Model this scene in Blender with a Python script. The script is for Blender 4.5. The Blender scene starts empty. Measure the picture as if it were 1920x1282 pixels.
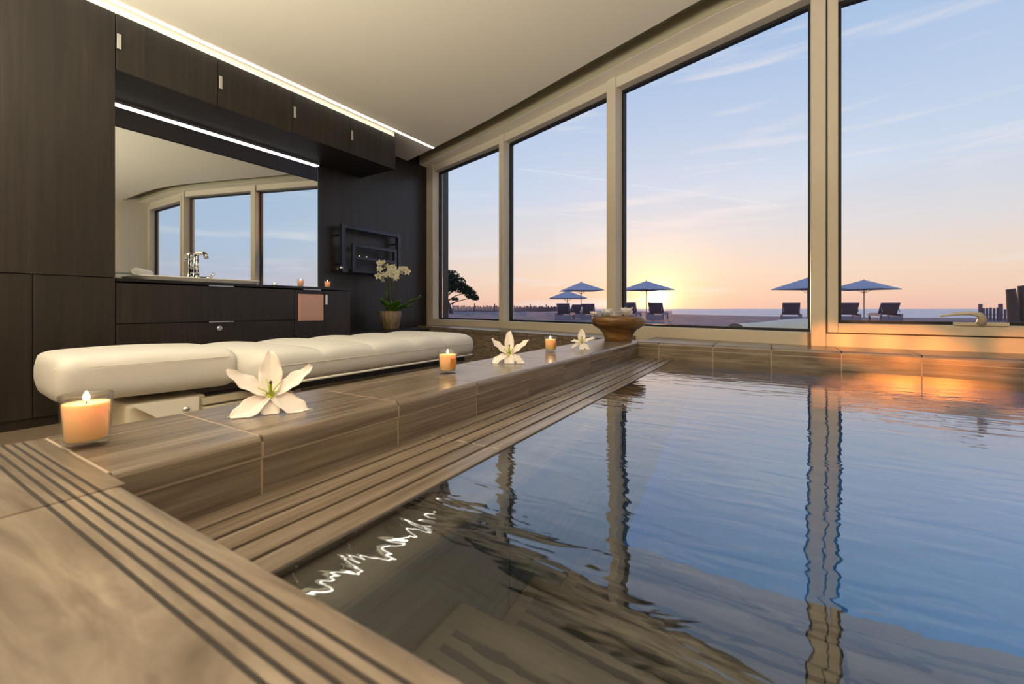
import bpy, bmesh, math, random
from mathutils import Vector, Matrix
R = math.radians
random.seed(7)
scene = bpy.context.scene
col = scene.collection

# ------------------------------------------------------------------ camera
EYE = 0.70
YAW = math.atan(485 / 800)          # the pool ledge runs along +Y, the camera looks to its left
SN, CS = math.sin(YAW), math.cos(YAW)
cam_d = bpy.data.cameras.new('camera'); cam_d.lens = 15.0; cam_d.sensor_width = 36.0
cam_d.shift_y = -(641 - 578) / 1920
cam_d.clip_start = 0.02; cam_d.clip_end = 6000
cam_d.dof.use_dof = True; cam_d.dof.focus_distance = 2.3; cam_d.dof.aperture_fstop = 4.5
cam = bpy.data.objects.new('camera', cam_d); col.objects.link(cam)
cam.location = (0, 0, EYE); cam.rotation_euler = (R(90), 0, YAW)
scene.camera = cam


def far(X, Z):
    """plan survey frame (right, forward) -> world x, y"""
    return (CS * X - SN * Z, SN * X + CS * Z)


# ------------------------------------------------------------------ colour management
scene.view_settings.view_transform = 'Standard'
scene.view_settings.look = 'None'
scene.view_settings.exposure = 0.0
scene.view_settings.gamma = 1.0
scene.view_settings.use_curve_mapping = False
cy = scene.cycles
cy.use_denoising = True
cy.max_bounces = 12; cy.diffuse_bounces = 5; cy.glossy_bounces = 6
cy.transmission_bounces = 8; cy.transparent_max_bounces = 12
cy.sample_clamp_indirect = 6.0

# ------------------------------------------------------------------ sky
SUN_AZ = far(272 / 800, 1.0)
sun_dir = Vector((SUN_AZ[0], SUN_AZ[1], 0)).normalized()
SUN_EL = math.atan((578 - 556) / 845)
sun_dir = Vector((sun_dir.x * math.cos(SUN_EL), sun_dir.y * math.cos(SUN_EL), math.sin(SUN_EL)))

wd = bpy.data.worlds.new('evening_sky'); scene.world = wd; wd.use_nodes = True
nt = wd.node_tree; nt.nodes.clear()


def N(tree, kind, **kw):
    n = tree.nodes.new(kind)
    for k, v in kw.items():
        setattr(n, k, v)
    return n


def math_node(tree, op, a, b=None, clamp=False):
    n = tree.nodes.new('ShaderNodeMath'); n.operation = op; n.use_clamp = clamp
    for i, v in enumerate((a, b)):
        if v is None:
            continue
        if isinstance(v, (int, float)):
            n.inputs[i].default_value = v
        else:
            tree.links.new(v, n.inputs[i])
    return n.outputs[0]


def ramp(tree, fac, stops, interp='LINEAR'):
    n = tree.nodes.new('ShaderNodeValToRGB'); n.color_ramp.interpolation = interp
    el = n.color_ramp.elements
    while len(el) < len(stops):
        el.new(0.5)
    for e, (p, c) in zip(el, stops):
        e.position = p; e.color = (*c, 1) if len(c) == 3 else c
    tree.links.new(fac, n.inputs[0])
    return n.outputs[0]


def mixcol(tree, mode, fac, a, b):
    n = tree.nodes.new('ShaderNodeMix'); n.data_type = 'RGBA'; n.blend_type = mode
    for s, v in ((n.inputs['Factor'], fac), (n.inputs[6], a), (n.inputs[7], b)):
        if isinstance(v, (int, float)):
            s.default_value = v
        elif isinstance(v, tuple):
            s.default_value = (*v, 1)
        else:
            tree.links.new(v, s)
    return n.outputs[2]


tc = N(nt, 'ShaderNodeTexCoord')
sep = N(nt, 'ShaderNodeSeparateXYZ'); nt.links.new(tc.outputs['Generated'], sep.inputs[0])
zz = sep.outputs[2]
warm = ramp(nt, zz, [(0.0, (.86, .53, .44)), (.03, (.92, .63, .48)), (.075, (.90, .71, .58)), (.15, (.76, .73, .74)),
                     (.26, (.60, .70, .86)), (.48, (.42, .57, .82)), (1.0, (.20, .34, .68))])
cool = ramp(nt, zz, [(0.0, (.62, .50, .56)), (.05, (.58, .58, .70)), (.12, (.50, .61, .80)), (.26, (.45, .60, .82)),
                     (.48, (.38, .53, .80)), (1.0, (.20, .34, .68))])
# glow round the sun
dot = N(nt, 'ShaderNodeVectorMath', operation='DOT_PRODUCT'); nt.links.new(tc.outputs['Generated'], dot.inputs[0])
dot.inputs[1].default_value = sun_dir
d = dot.outputs['Value']
mr_ = N(nt, 'ShaderNodeMapRange', interpolation_type='SMOOTHSTEP'); nt.links.new(d, mr_.inputs[0])
mr_.inputs[1].default_value = .15; mr_.inputs[2].default_value = .80
sky = mixcol(nt, 'MIX', mr_.outputs[0], cool, warm)


def lobe(power):
    return math_node(nt, 'POWER', math_node(nt, 'MAXIMUM', d, 0.0), power)


def scaled(colour, fac):
    n = N(nt, 'ShaderNodeVectorMath', operation='SCALE'); n.inputs[0].default_value = colour
    nt.links.new(fac, n.inputs['Scale']); return n.outputs[0]


def addv(a, b):
    n = N(nt, 'ShaderNodeVectorMath', operation='ADD'); nt.links.new(a, n.inputs[0]); nt.links.new(b, n.inputs[1]); return n.outputs[0]


# thin streaked clouds
mp = N(nt, 'ShaderNodeMapping'); mp.inputs['Scale'].default_value = (1.3, 1.3, 16.0); mp.inputs['Rotation'].default_value = (R(4), R(-3), 0)
nt.links.new(tc.outputs['Generated'], mp.inputs[0])
cn = N(nt, 'ShaderNodeTexNoise'); cn.inputs['Scale'].default_value = 2.2; cn.inputs['Detail'].default_value = 5; cn.inputs['Roughness'].default_value = .55
nt.links.new(mp.outputs[0], cn.inputs['Vector'])
cl = ramp(nt, cn.outputs['Fac'], [(.54, (0, 0, 0)), (.72, (1, 1, 1))])
sky = mixcol(nt, 'MIX', math_node(nt, 'MULTIPLY', cl, .6), sky, (.86, .82, .84))
sky = addv(sky, scaled((.20, .08, .0), lobe(22)))
sky = addv(sky, scaled((.75, .32, .05), lobe(240)))
sky = addv(sky, scaled((3.0, 2.0, .7), lobe(2600)))
disc = math_node(nt, 'GREATER_THAN', d, math.cos(R(1.05)))
sky = addv(sky, scaled((14, 11, 7), disc))
bg = N(nt, 'ShaderNodeBackground'); nt.links.new(sky, bg.inputs[0]); bg.inputs[1].default_value = 1.0
wo = N(nt, 'ShaderNodeOutputWorld'); nt.links.new(bg.outputs[0], wo.inputs[0])

# ------------------------------------------------------------------ sun and added lamps


def lamp(name, kind, loc, energy, color, **kw):
    l = bpy.data.lights.new(name, kind); l.energy = energy; l.color = color
    for k, v in kw.items():
        setattr(l, k, v)
    o = bpy.data.objects.new(name, l); col.objects.link(o); o.location = loc
    return o


def aim(o, target):
    o.rotation_euler = (Vector(target) - Vector(o.location)).to_track_quat('-Z', 'Y').to_euler()


s = lamp('sun', 'SUN', (-8, 30, 6), 1.6, (1, .43, .16), angle=R(1.0))
s.rotation_euler = sun_dir.to_track_quat('Z', 'Y').to_euler()
# added warm area light, unseen behind the camera, to brighten the ceiling
w1 = lamp('added_ceiling_fill', 'AREA', (-1.4, -1.3, 1.5), 255, (1, .935, .79), shape='RECTANGLE', size=5.0, size_y=1.0, spread=R(125))
aim(w1, (-1.4, -.72, 2.5))
# added spots behind the camera, imitating reflected low sun on the right end of the window wall
for sx, sz, ang in ((.30, .50, 3.0), (.48, .48, 3.9), (.66, .46, 4.2), (.80, .42, 3.6), (1.06, .50, 2.2)):
    w2 = lamp('added_warm_spot', 'SPOT', (sx * .55 + .35, -1.7, .86), 760, (1, .29, .045), spot_size=R(ang), spot_blend=.35, shadow_soft_size=.04)
    aim(w2, (sx, 3.1, sz))


# ------------------------------------------------------------------ materials
MATS = {}


def mat(name, base=(.8, .8, .8), rough=.5, metal=0.0, spec=.5, **kw):
    m = bpy.data.materials.new(name); m.use_nodes = True
    b = m.node_tree.nodes['Principled BSDF']
    b.inputs['Base Color'].default_value = (*base, 1)
    b.inputs['Roughness'].default_value = rough
    b.inputs['Metallic'].default_value = metal
    b.inputs['Specular IOR Level'].default_value = spec
    for k, v in kw.items():
        b.inputs[k].default_value = v
    MATS[name] = m
    return m


def grain(name, stops, scale, detail=6, rough=.5, spec=.5, bump=.0, rand=True, mottled=.0, distort=0.0, noise_scale=1.0):
    """streaky material in world space; scale = per-axis frequency"""
    m = mat(name, rough=rough, spec=spec); t = m.node_tree; b = t.nodes['Principled BSDF']
    g = N(t, 'ShaderNodeNewGeometry')
    v = g.outputs['Position']
    if rand:
        oi = N(t, 'ShaderNodeObjectInfo')
        sc = N(t, 'ShaderNodeVectorMath', operation='SCALE'); sc.inputs[0].default_value = (3.1, 7.7, 5.3)
        t.links.new(oi.outputs['Random'], sc.inputs['Scale'])
        ad = N(t, 'ShaderNodeVectorMath', operation='ADD'); t.links.new(v, ad.inputs[0]); t.links.new(sc.outputs[0], ad.inputs[1]); v = ad.outputs[0]
    mp = N(t, 'ShaderNodeMapping'); mp.inputs['Scale'].default_value = scale; t.links.new(v, mp.inputs[0])
    n = N(t, 'ShaderNodeTexNoise'); n.inputs['Scale'].default_value = noise_scale; n.inputs['Detail'].default_value = detail
    n.inputs['Roughness'].default_value = .62; n.inputs['Distortion'].default_value = distort
    t.links.new(mp.outputs[0], n.inputs['Vector'])
    c = ramp(t, n.outputs['Fac'], stops)
    if mottled:
        n2 = N(t, 'ShaderNodeTexNoise'); n2.inputs['Scale'].default_value = 3.0; t.links.new(v, n2.inputs['Vector'])
        c = mixcol(t, 'MULTIPLY', mottled, c, ramp(t, n2.outputs['Fac'], [(.3, (.6, .6, .6)), (.7, (1.2, 1.2, 1.2))]))
    t.links.new(c, b.inputs['Base Color'])
    if bump:
        bp = N(t, 'ShaderNodeBump'); bp.inputs['Strength'].default_value = bump; bp.inputs['Distance'].default_value = .002
        t.links.new(n.outputs['Fac'], bp.inputs['Height']); t.links.new(bp.outputs[0], b.inputs['Normal'])
    return m


STONE = [(.30, (.085, .062, .043)), (.45, (.145, .112, .083)), (.56, (.19, .150, .114)), (.72, (.26, .212, .165))]
grain('stone_y', STONE, (38, 1.6, 60), rough=.26, distort=.4, mottled=.25)
grain('stone_x', STONE, (1.6, 38, 60), rough=.26, distort=.4, mottled=.25)
grain('stone_deck', STONE, (2.4, 15, 30), rough=.42, distort=2.2, mottled=.45)
DIMMED = [(p_, tuple(c_ * .6 for c_ in k_)) for p_, k_ in STONE]  # underwater stone, light absorbed by the water put into its darker colour
grain('stone_wet', DIMMED, (2.5, 30, 40), rough=.5, mottled=.3)
grain('stone_dimmed_y', DIMMED, (30, 2.5, 40), rough=.5, mottled=.3)
mat('grout', (.36, .285, .225), .8)
mat('grip', (.022, .018, .018), .8)
DARK = [(.30, (.007, .005, .0034)), (.48, (.0145, .0105, .0076)), (.62, (.021, .0155, .0115)), (.78, (.040, .031, .024))]
grain('dark_wood', DARK, (26, 26, 1.1), rough=.38, spec=.55, bump=.12, distort=.5)
grain('dark_wood_h', DARK, (26, 1.1, 26), rough=.42, spec=.4, bump=.12, distort=.5)
mat('black_top', (.008, .007, .007), .25)
mat('black_gap', (.004, .004, .004), .8)
mat('plaster', (.83, .765, .63), .9)
mat('plaster_wall', (.62, .56, .46), .9)
mat('groove_shade', (.34, .31, .21), .6)  # olive tone carries the shade inside the groove
mat('frame_paint', (.53, .475, .385), .38)
mat('gasket', (.006, .006, .007), .5)
mat('steel', (.75, .74, .72), .28, 1.0)
mat('chrome', (.85, .86, .88), .06, 1.0)
mat('bin_steel_sunset', (.82, .46, .31), .38, 1.0)  # orange reflection of the sunset put into the steel's colour
mat('white_metal', (.80, .78, .72), .35)
mat('radiator', (.012, .020, .045), .22)
mat('mirror', (.86, .90, .88), .0, 1.0)
mat('mirror_edge', (.25, .42, .36), .2)
mat('leather', (.60, .59, .575), .5, spec=.3)
mat('leather_seam', (.62, .58, .52), .6)
mat('table_paint', (.66, .61, .50), .45)
mat('ceramic', (.86, .85, .82), .12)
mat('towel', (.86, .86, .84), .95)
mat('bark', (.10, .08, .065), .9)
mat('post_wood', (.12, .075, .06), .9)
mat('fence_wood', (.22, .13, .14), .9)
mat('canvas', (.38, .37, .48), .85)
mat('lounger_wood', (.30, .23, .27), .8)
mat('lounger_mesh', (.22, .16, .19), .9)
mat('pole_wood', (.32, .22, .20), .7)
mat('floor_tile', (.16, .12, .085), .4)
mat('pale_stone', (.66, .66, .56), .7)
mat('soil', (.05, .035, .02), 1)
mat('stem_dark', (.05, .045, .025), .6)
mat('stem_green', (.42, .50, .03), .5)
mat('anther', (.22, .09, .02), .8)
mat('stigma', (.13, .06, .03), .6)
mat('lily_petal', (.94, .87, .84), .55, **{'Subsurface Weight': .25, 'Subsurface Radius': (.02, .015, .012), 'Subsurface Scale': .3})
mat('blossom', (.92, .88, .84), .6, **{'Subsurface Weight': .2, 'Subsurface Scale': .05})
mat('orchid_petal', (.82, .82, .70), .55)
mat('orchid_heart', (.62, .55, .10), .5)
mat('wick', (.02, .015, .01), .9)
mat('candle_print', (.50, .20, .03), .8)
grain('leaf', [(.3, (.03, .10, .010)), (.7, (.09, .24, .02))], (9, 9, 9), rough=.35)
grain('tree_leaf', [(.3, (.018, .026, .014)), (.7, (.05, .06, .025))], (4, 4, 4), rough=.8)
grain('pot_clay', [(.3, (.10, .065, .035)), (.5, (.20, .14, .08)), (.7, (.33, .25, .17))], (40, 40, 3), rough=.55)
grain('bowl_wood', [(.3, (.08, .035, .010)), (.5, (.17, .085, .028)), (.7, (.27, .15, .055))], (6, 6, 22), rough=.25, distort=1.0)
grain('ground', [(.35, (.10, .075, .10)), (.5, (.17, .13, .16)), (.68, (.28, .21, .24))], (.9, .9, .9), rough=.95, rand=False)

for nm in ('blossom', 'lily_petal', 'orchid_petal'):           # thin petals let light through
    t = MATS[nm].node_tree; b = t.nodes['Principled BSDF']; o = t.nodes['Material Output']
    tl = N(t, 'ShaderNodeBsdfTranslucent'); tl.inputs[0].default_value = b.inputs['Base Color'].default_value
    mx = N(t, 'ShaderNodeMixShader'); mx.inputs[0].default_value = .40 if nm == 'blossom' else .18
    t.links.new(b.outputs[0], mx.inputs[1]); t.links.new(tl.outputs[0], mx.inputs[2]); t.links.new(mx.outputs[0], o.inputs[0])
# wax
m = mat('wax', (.93, .62, .36), .5); b = m.node_tree.nodes['Principled BSDF']
b.inputs['Subsurface Weight'].default_value = 1.0; b.inputs['Subsurface Radius'].default_value = (1.0, .45, .18); b.inputs['Subsurface Scale'].default_value = .03

# flame
m = mat('flame'); b = m.node_tree.nodes['Principled BSDF']
b.inputs['Emission Color'].default_value = (1, .72, .36, 1); b.inputs['Emission Strength'].default_value = 14


def emitter(name, color, strength):
    m = mat(name, (0, 0, 0)); b = m.node_tree.nodes['Principled BSDF']
    b.inputs['Emission Color'].default_value = (*color, 1); b.inputs['Emission Strength'].default_value = strength


emitter('led', (1, .97, .86), 8)
emitter('led_small', (1, .98, .92), 4)
emitter('added_pool_glow', (.25, .68, 1.0), 120)


def glass_mat(name, ior, tint, rough=0.0, scale=1.0):
    """thin clear sheet: Fresnel mirror over a see-through body"""
    m = bpy.data.materials.new(name); m.use_nodes = True; t = m.node_tree; t.nodes.clear()
    lw = N(t, 'ShaderNodeLayerWeight')
    f5 = math_node(t, 'ADD', math_node(t, 'MULTIPLY', math_node(t, 'POWER', lw.outputs['Facing'], 5.0), .9), ior)
    tr = N(t, 'ShaderNodeBsdfTransparent'); tr.inputs[0].default_value = (*tint, 1)
    gl = N(t, 'ShaderNodeBsdfGlossy'); gl.inputs['Roughness'].default_value = rough
    mx = N(t, 'ShaderNodeMixShader'); o = N(t, 'ShaderNodeOutputMaterial')
    t.links.new(math_node(t, 'MULTIPLY', f5, scale), mx.inputs[0]); t.links.new(tr.outputs[0], mx.inputs[1]); t.links.new(gl.outputs[0], mx.inputs[2])
    t.links.new(mx.outputs[0], o.inputs[0]); MATS[name] = m; return m


glass_mat('pane', .03, (.99, .99, .99), scale=.22)
glass_mat('candle_glass', .04, (.97, .96, .94))

# water
m = bpy.data.materials.new('water'); m.use_nodes = True; t = m.node_tree; t.nodes.clear()
g = N(t, 'ShaderNodeNewGeometry')
mp = N(t, 'ShaderNodeMapping'); mp.inputs['Rotation'].default_value = (0, 0, -YAW); mp.inputs['Scale'].default_value = (5.5, 17, 1); t.links.new(g.outputs['Position'], mp.inputs[0])
n1 = N(t, 'ShaderNodeTexNoise'); n1.inputs['Scale'].default_value = 1.0; n1.inputs['Detail'].default_value = 2.5; n1.inputs['Distortion'].default_value = .6
t.links.new(mp.outputs[0], n1.inputs['Vector'])
n2 = N(t, 'ShaderNodeTexNoise'); n2.inputs['Scale'].default_value = 2.1; n2.inputs['Detail'].default_value = 1; t.links.new(g.outputs['Position'], n2.inputs['Vector'])
bp = N(t, 'ShaderNodeBump'); bp.inputs['Strength'].default_value = 1.0; bp.inputs['Distance'].default_value = .0016
t.links.new(math_node(t, 'ADD', n1.outputs['Fac'], math_node(t, 'MULTIPLY', n2.outputs['Fac'], 2.2)), bp.inputs['Height'])
lw = N(t, 'ShaderNodeLayerWeight'); t.links.new(bp.outputs[0], lw.inputs['Normal'])
refl = math_node(t, 'ADD', math_node(t, 'MULTIPLY', math_node(t, 'POWER', lw.outputs['Facing'], 1.95), .96), .015, clamp=True)
rf = N(t, 'ShaderNodeBsdfRefraction'); rf.inputs['Color'].default_value = (.90, .95, .95, 1); rf.inputs['Roughness'].default_value = 0; rf.inputs['IOR'].default_value = 1.33
gl = N(t, 'ShaderNodeBsdfGlossy'); gl.inputs['Roughness'].default_value = .0
for x in (rf, gl):
    t.links.new(bp.outputs[0], x.inputs['Normal'])
mx = N(t, 'ShaderNodeMixShader'); t.links.new(refl, mx.inputs[0]); t.links.new(rf.outputs[0], mx.inputs[1]); t.links.new(gl.outputs[0], mx.inputs[2])
o = N(t, 'ShaderNodeOutputMaterial'); t.links.new(mx.outputs[0], o.inputs[0]); MATS['water'] = m

# blue pool mosaic, pieces far too small to tell apart
m = mat('mosaic', (.03, .22, .42), .4); t = m.node_tree; b = t.nodes['Principled BSDF']
g = N(t, 'ShaderNodeNewGeometry'); vo = N(t, 'ShaderNodeTexVoronoi'); vo.inputs['Scale'].default_value = 55; vo.distance = 'CHEBYCHEV'; vo.inputs['Randomness'].default_value = .1
t.links.new(g.outputs['Position'], vo.inputs['Vector'])
t.links.new(mixcol(t, 'MIX', .35, (.03, .30, .55), vo.outputs['Color']), b.inputs['Base Color'])
t.links.new(mixcol(t, 'MULTIPLY', 1.0, (.012, .22, .60), ramp(t, math_node(t, 'FRACT', math_node(t, 'MULTIPLY', vo.outputs['Distance'], 3)), [(0, (.7, .7, .7)), (1, (1, 1, 1))])), b.inputs['Base Color'])

# sea
m = mat('sea_water', (.20, .27, .44), .28); t = m.node_tree; b = t.nodes['Principled BSDF']
g = N(t, 'ShaderNodeNewGeometry'); n1 = N(t, 'ShaderNodeTexNoise'); n1.inputs['Scale'].default_value = .6; n1.inputs['Detail'].default_value = 4
t.links.new(g.outputs['Position'], n1.inputs['Vector'])
bp = N(t, 'ShaderNodeBump'); bp.inputs['Strength'].default_value = .6; bp.inputs['Distance'].default_value = .4
t.links.new(n1.outputs['Fac'], bp.inputs['Height']); t.links.new(bp.outputs[0], b.inputs['Normal'])

# ------------------------------------------------------------------ mesh helpers


def link(name, me, material, parent=None, loc=(0, 0, 0), rot=(0, 0, 0), smooth=False):
    if isinstance(me, bmesh.types.BMesh):
        bm = me; me = bpy.data.meshes.new(name); bmesh.ops.recalc_face_normals(bm, faces=bm.faces); bm.to_mesh(me); bm.free()
    if material and not me.materials:
        me.materials.append(MATS[material])
    if smooth:
        for p in me.polygons:
            p.use_smooth = True
    o = bpy.data.objects.new(name, me); col.objects.link(o); o.location = loc; o.rotation_euler = rot
    if parent:
        o.parent = parent
    return o


def empty(name, loc=(0, 0, 0), rz=0.0):
    o = bpy.data.objects.new(name, None); col.objects.link(o); o.location = loc; o.rotation_euler = (0, 0, rz); o.empty_display_size = .1
    return o


def tag(o, label=None, cat=None, group=None, kind=None):
    if label: o['label'] = label
    if cat: o['category'] = cat
    if group: o['group'] = group
    if kind: o['kind'] = kind
    return o


def copy_tree(o, parent=None):
    c = o.copy(); col.objects.link(c)
    if parent: c.parent = parent
    for ch in list(o.children):
        copy_tree(ch, c)
    return c


def bm_box(lo, hi, bevel=0.0, seg=1, bm=None):
    bm = bm or bmesh.new()
    r = bmesh.ops.create_cube(bm, size=1.0)
    for v in r['verts']:
        v.co = Vector([lo[i] + (v.co[i] + .5) * (hi[i] - lo[i]) for i in range(3)])
    if bevel:
        es = list({e for v in r['verts'] for e in v.link_edges})
        bmesh.ops.bevel(bm, geom=es, offset=bevel, segments=seg, profile=.5, affect='EDGES')
    return bm


def box(name, lo, hi, material, parent=None, bevel=0.0, seg=1, **kw):
    return link(name, bm_box(lo, hi, bevel, seg), material, parent, **kw)


def bm_prism(poly, z0, z1, bm=None):
    bm = bm or bmesh.new()
    lo = [bm.verts.new((x, y, z0)) for x, y in poly]; hi = [bm.verts.new((x, y, z1)) for x, y in poly]
    n = len(poly)
    bm.faces.new(lo[::-1]); bm.faces.new(hi)
    for i in range(n):
        bm.faces.new((lo[i], lo[(i + 1) % n], hi[(i + 1) % n], hi[i]))
    return bm


def bm_extrude(profile, axis, a, b, bm=None):
    """profile of (p, q): axis 'y' -> (x, z) swept along y; axis 'x' -> (y, z) swept along x"""
    bm = bm or bmesh.new()
    def pt(p, q, s): return (p, s, q) if axis == 'y' else (s, p, q)
    A = [bm.verts.new(pt(p, q, a)) for p, q in profile]; B = [bm.verts.new(pt(p, q, b)) for p, q in profile]
    n = len(profile)
    bm.faces.new(A); bm.faces.new(B[::-1])
    for i in range(n):
        bm.faces.new((A[i], B[i], B[(i + 1) % n], A[(i + 1) % n]))
    return bm


def bm_lathe(profile, seg=32, bm=None, close=False):
    bm = bm or bmesh.new()
    rings = []
    for r, z in profile:
        if r < 1e-6:
            rings.append([bm.verts.new((0, 0, z))])
        else:
            rings.append([bm.verts.new((r * math.cos(2 * math.pi * k / seg), r * math.sin(2 * math.pi * k / seg), z)) for k in range(seg)])
    for a, c in zip(rings, rings[1:]):
        for k in range(seg):
            k2 = (k + 1) % seg
            if len(a) == 1 and len(c) == 1: continue
            if len(a) == 1: bm.faces.new((a[0], c[k], c[k2]))
            elif len(c) == 1: bm.faces.new((a[k], c[0], a[k2]))
            else: bm.faces.new((a[k], c[k], c[k2], a[k2]))
    return bm


def bm_tube(pts, radii, seg=8, bm=None):
    bm = bm or bmesh.new()
    pts = [Vector(p) for p in pts]
    if not isinstance(radii, (list, tuple)): radii = [radii] * len(pts)
    rings = []; up = Vector((0, 0, 1))
    prev = None
    for i, p in enumerate(pts):
        t = (pts[min(i + 1, len(pts) - 1)] - pts[max(i - 1, 0)]).normalized()
        ref = prev if prev is not None else (Vector((1, 0, 0)) if abs(t.z) > .9 else up)
        s = t.cross(ref)
        if s.length < 1e-5: s = t.cross(Vector((0, 1, 0)))
        s.normalize(); u = s.cross(t).normalized(); prev = u
        rings.append([bm.verts.new(p + (s * math.cos(2 * math.pi * k / seg) + u * math.sin(2 * math.pi * k / seg)) * radii[i]) for k in range(seg)])
    for a, c in zip(rings, rings[1:]):
        for k in range(seg):
            bm.faces.new((a[k], a[(k + 1) % seg], c[(k + 1) % seg], c[k]))
    bm.faces.new(rings[0][::-1]); bm.faces.new(rings[-1])
    return bm


def bm_grid(fn, nu, nv, bm=None, wrap_u=False):
    bm = bm or bmesh.new()
    g = [[bm.verts.new(fn(i / nu, j / nv)) for j in range(nv + 1)] for i in range(nu + (0 if wrap_u else 1))]
    for i in range(nu):
        for j in range(nv):
            i2 = (i + 1) % len(g)
            bm.faces.new((g[i][j], g[i2][j], g[i2][j + 1], g[i][j + 1]))
    return bm


# ------------------------------------------------------------------ levels
K = .91                               # plan scale of the pool against the room
LEDGE = EYE - .25 * K; WATER = EYE - .365 * K; SLAT = EYE - .362 * K; CEIL = 2.70
X_BACK, X_FRONT, X_SLAT, X_WALL = -1.20 * K, -.855 * K, -.585 * K, -.465 * K
Y_NEAR = .235 * K
X_RIGHT = 1.75; Y_BACK = -2.0
# left wall, turned one degree against the pool
W0 = Vector((-4.220, 3.803)); WD = Vector((.01858, .99983)); WN = Vector((.99983, -.01858))
WALL_RZ = math.atan2(-WD.x, WD.y)
# local frame of the wall: x = out of the wall, y = along it, z up
wall_loc = (W0.x, W0.y, 0)

# window wall, glass line
G = [Vector(p) for p in ((-4.21, 4.707), (-2.608, 4.266), (-1.120, 3.746), (.2036, 3.305), (1.77, 3.262))]


def offset_line(pts, dist):
    """parallel polyline shifted into the room"""
    out = []
    ns = []
    for a, c in zip(pts, pts[1:]):
        u = (c - a).normalized(); ns.append(Vector((u.y, -u.x)))
    for i, p in enumerate(pts):
        if i == 0: out.append(p + ns[0] * dist)
        elif i == len(pts) - 1: out.append(p + ns[-1] * dist)
        else:
            m = (ns[i - 1] + ns[i]).normalized(); out.append(p + m * (dist / m.dot(ns[i])))
    return out


def smooth_line(pts, it=2):
    for _ in range(it):
        q = [pts[0]]
        for a, c in zip(pts, pts[1:]):
            q += [a.lerp(c, .25), a.lerp(c, .75)]
        q.append(pts[-1]); pts = q
    return pts


def wallp(out, along):
    return W0 + WD * along + WN * out


# ------------------------------------------------------------------ room shell
floor = box('floor', (-4.4, Y_BACK - .1, -.12), (X_BACK + .02, 5.2, 0), 'floor_tile'); tag(floor, 'dark tiled floor beneath the massage table', kind='structure')
wl = box('wall_left', (-.16, -6.0, 0), (0, 1.25, 3.0), 'dark_wood', loc=wall_loc, rot=(0, 0, WALL_RZ)); tag(wl, 'dark wood panelled wall behind the mirror and towel warmer', kind='structure')
wr = box('wall_right', (X_RIGHT, Y_BACK - .1, -1.2), (X_RIGHT + .15, 3.25, 3.0), 'plaster_wall'); tag(wr, 'plain wall at the right end of the pool', kind='structure')
wb = box('wall_back', (-4.5, Y_BACK - .15, -.1), (X_RIGHT, Y_BACK, 3.0), 'plaster_wall'); tag(wb, 'plain wall closing the room behind the viewer', kind='structure')

edge = smooth_line(offset_line(G, .475)); inner = smooth_line(offset_line(G, .255)); outer = smooth_line(offset_line(G, -.10))
edge[-1].x = inner[-1].x = outer[-1].x = X_RIGHT + .1
for l in (edge, inner, outer):
    l[0] = l[0] - (l[1] - l[0]).normalized() * .25
cp = [tuple(p) for p in edge] + [(X_RIGHT + .1, Y_BACK), (-4.45, Y_BACK)]
cl_ = link('ceiling', bm_prism(cp, CEIL, CEIL + .16), 'plaster'); tag(cl_, 'cream plaster ceiling with a curved edge along the windows', kind='structure')
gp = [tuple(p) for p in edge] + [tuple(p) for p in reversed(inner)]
gv = link('trim_1', bm_prism(gp, CEIL + .13, CEIL + .16), 'groove_shade'); tag(gv, 'shadow groove between the ceiling and the window header', kind='structure')
hp = [tuple(p) for p in inner] + [tuple(p) for p in reversed(outer)]
hd = link('trim_2', bm_prism(hp, CEIL + .01, CEIL + .16), 'plaster'); tag(hd, 'boxed header running above the tall windows', kind='structure')
# inner face of the header, the groove's shade put into its olive colour
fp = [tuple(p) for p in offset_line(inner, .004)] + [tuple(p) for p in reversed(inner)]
hf = link('header_face', bm_prism(fp, CEIL + .012, CEIL + .13), 'groove_shade', hd)

# ceiling soffit filler above the wall cabinets and the light slot
so = box('trim_3', (.0, -6.0, 2.642), (.575, -.345, CEIL), 'plaster', loc=wall_loc, rot=(0, 0, WALL_RZ)); tag(so, 'cream filler strip between wall cabinets and ceiling', kind='structure')
ls = empty('ceiling_light_strip', wall_loc, WALL_RZ)
box('housing', (.600, -5.6, CEIL - .006), (.655, .245, CEIL + .001), 'plaster', ls)
box('diffuser', (.612, -5.55, CEIL - .010), (.642, .24, CEIL - .004), 'led', ls)
tag(ls, 'long white light strip set in the ceiling along the wall cabinets', 'light strip')

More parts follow.
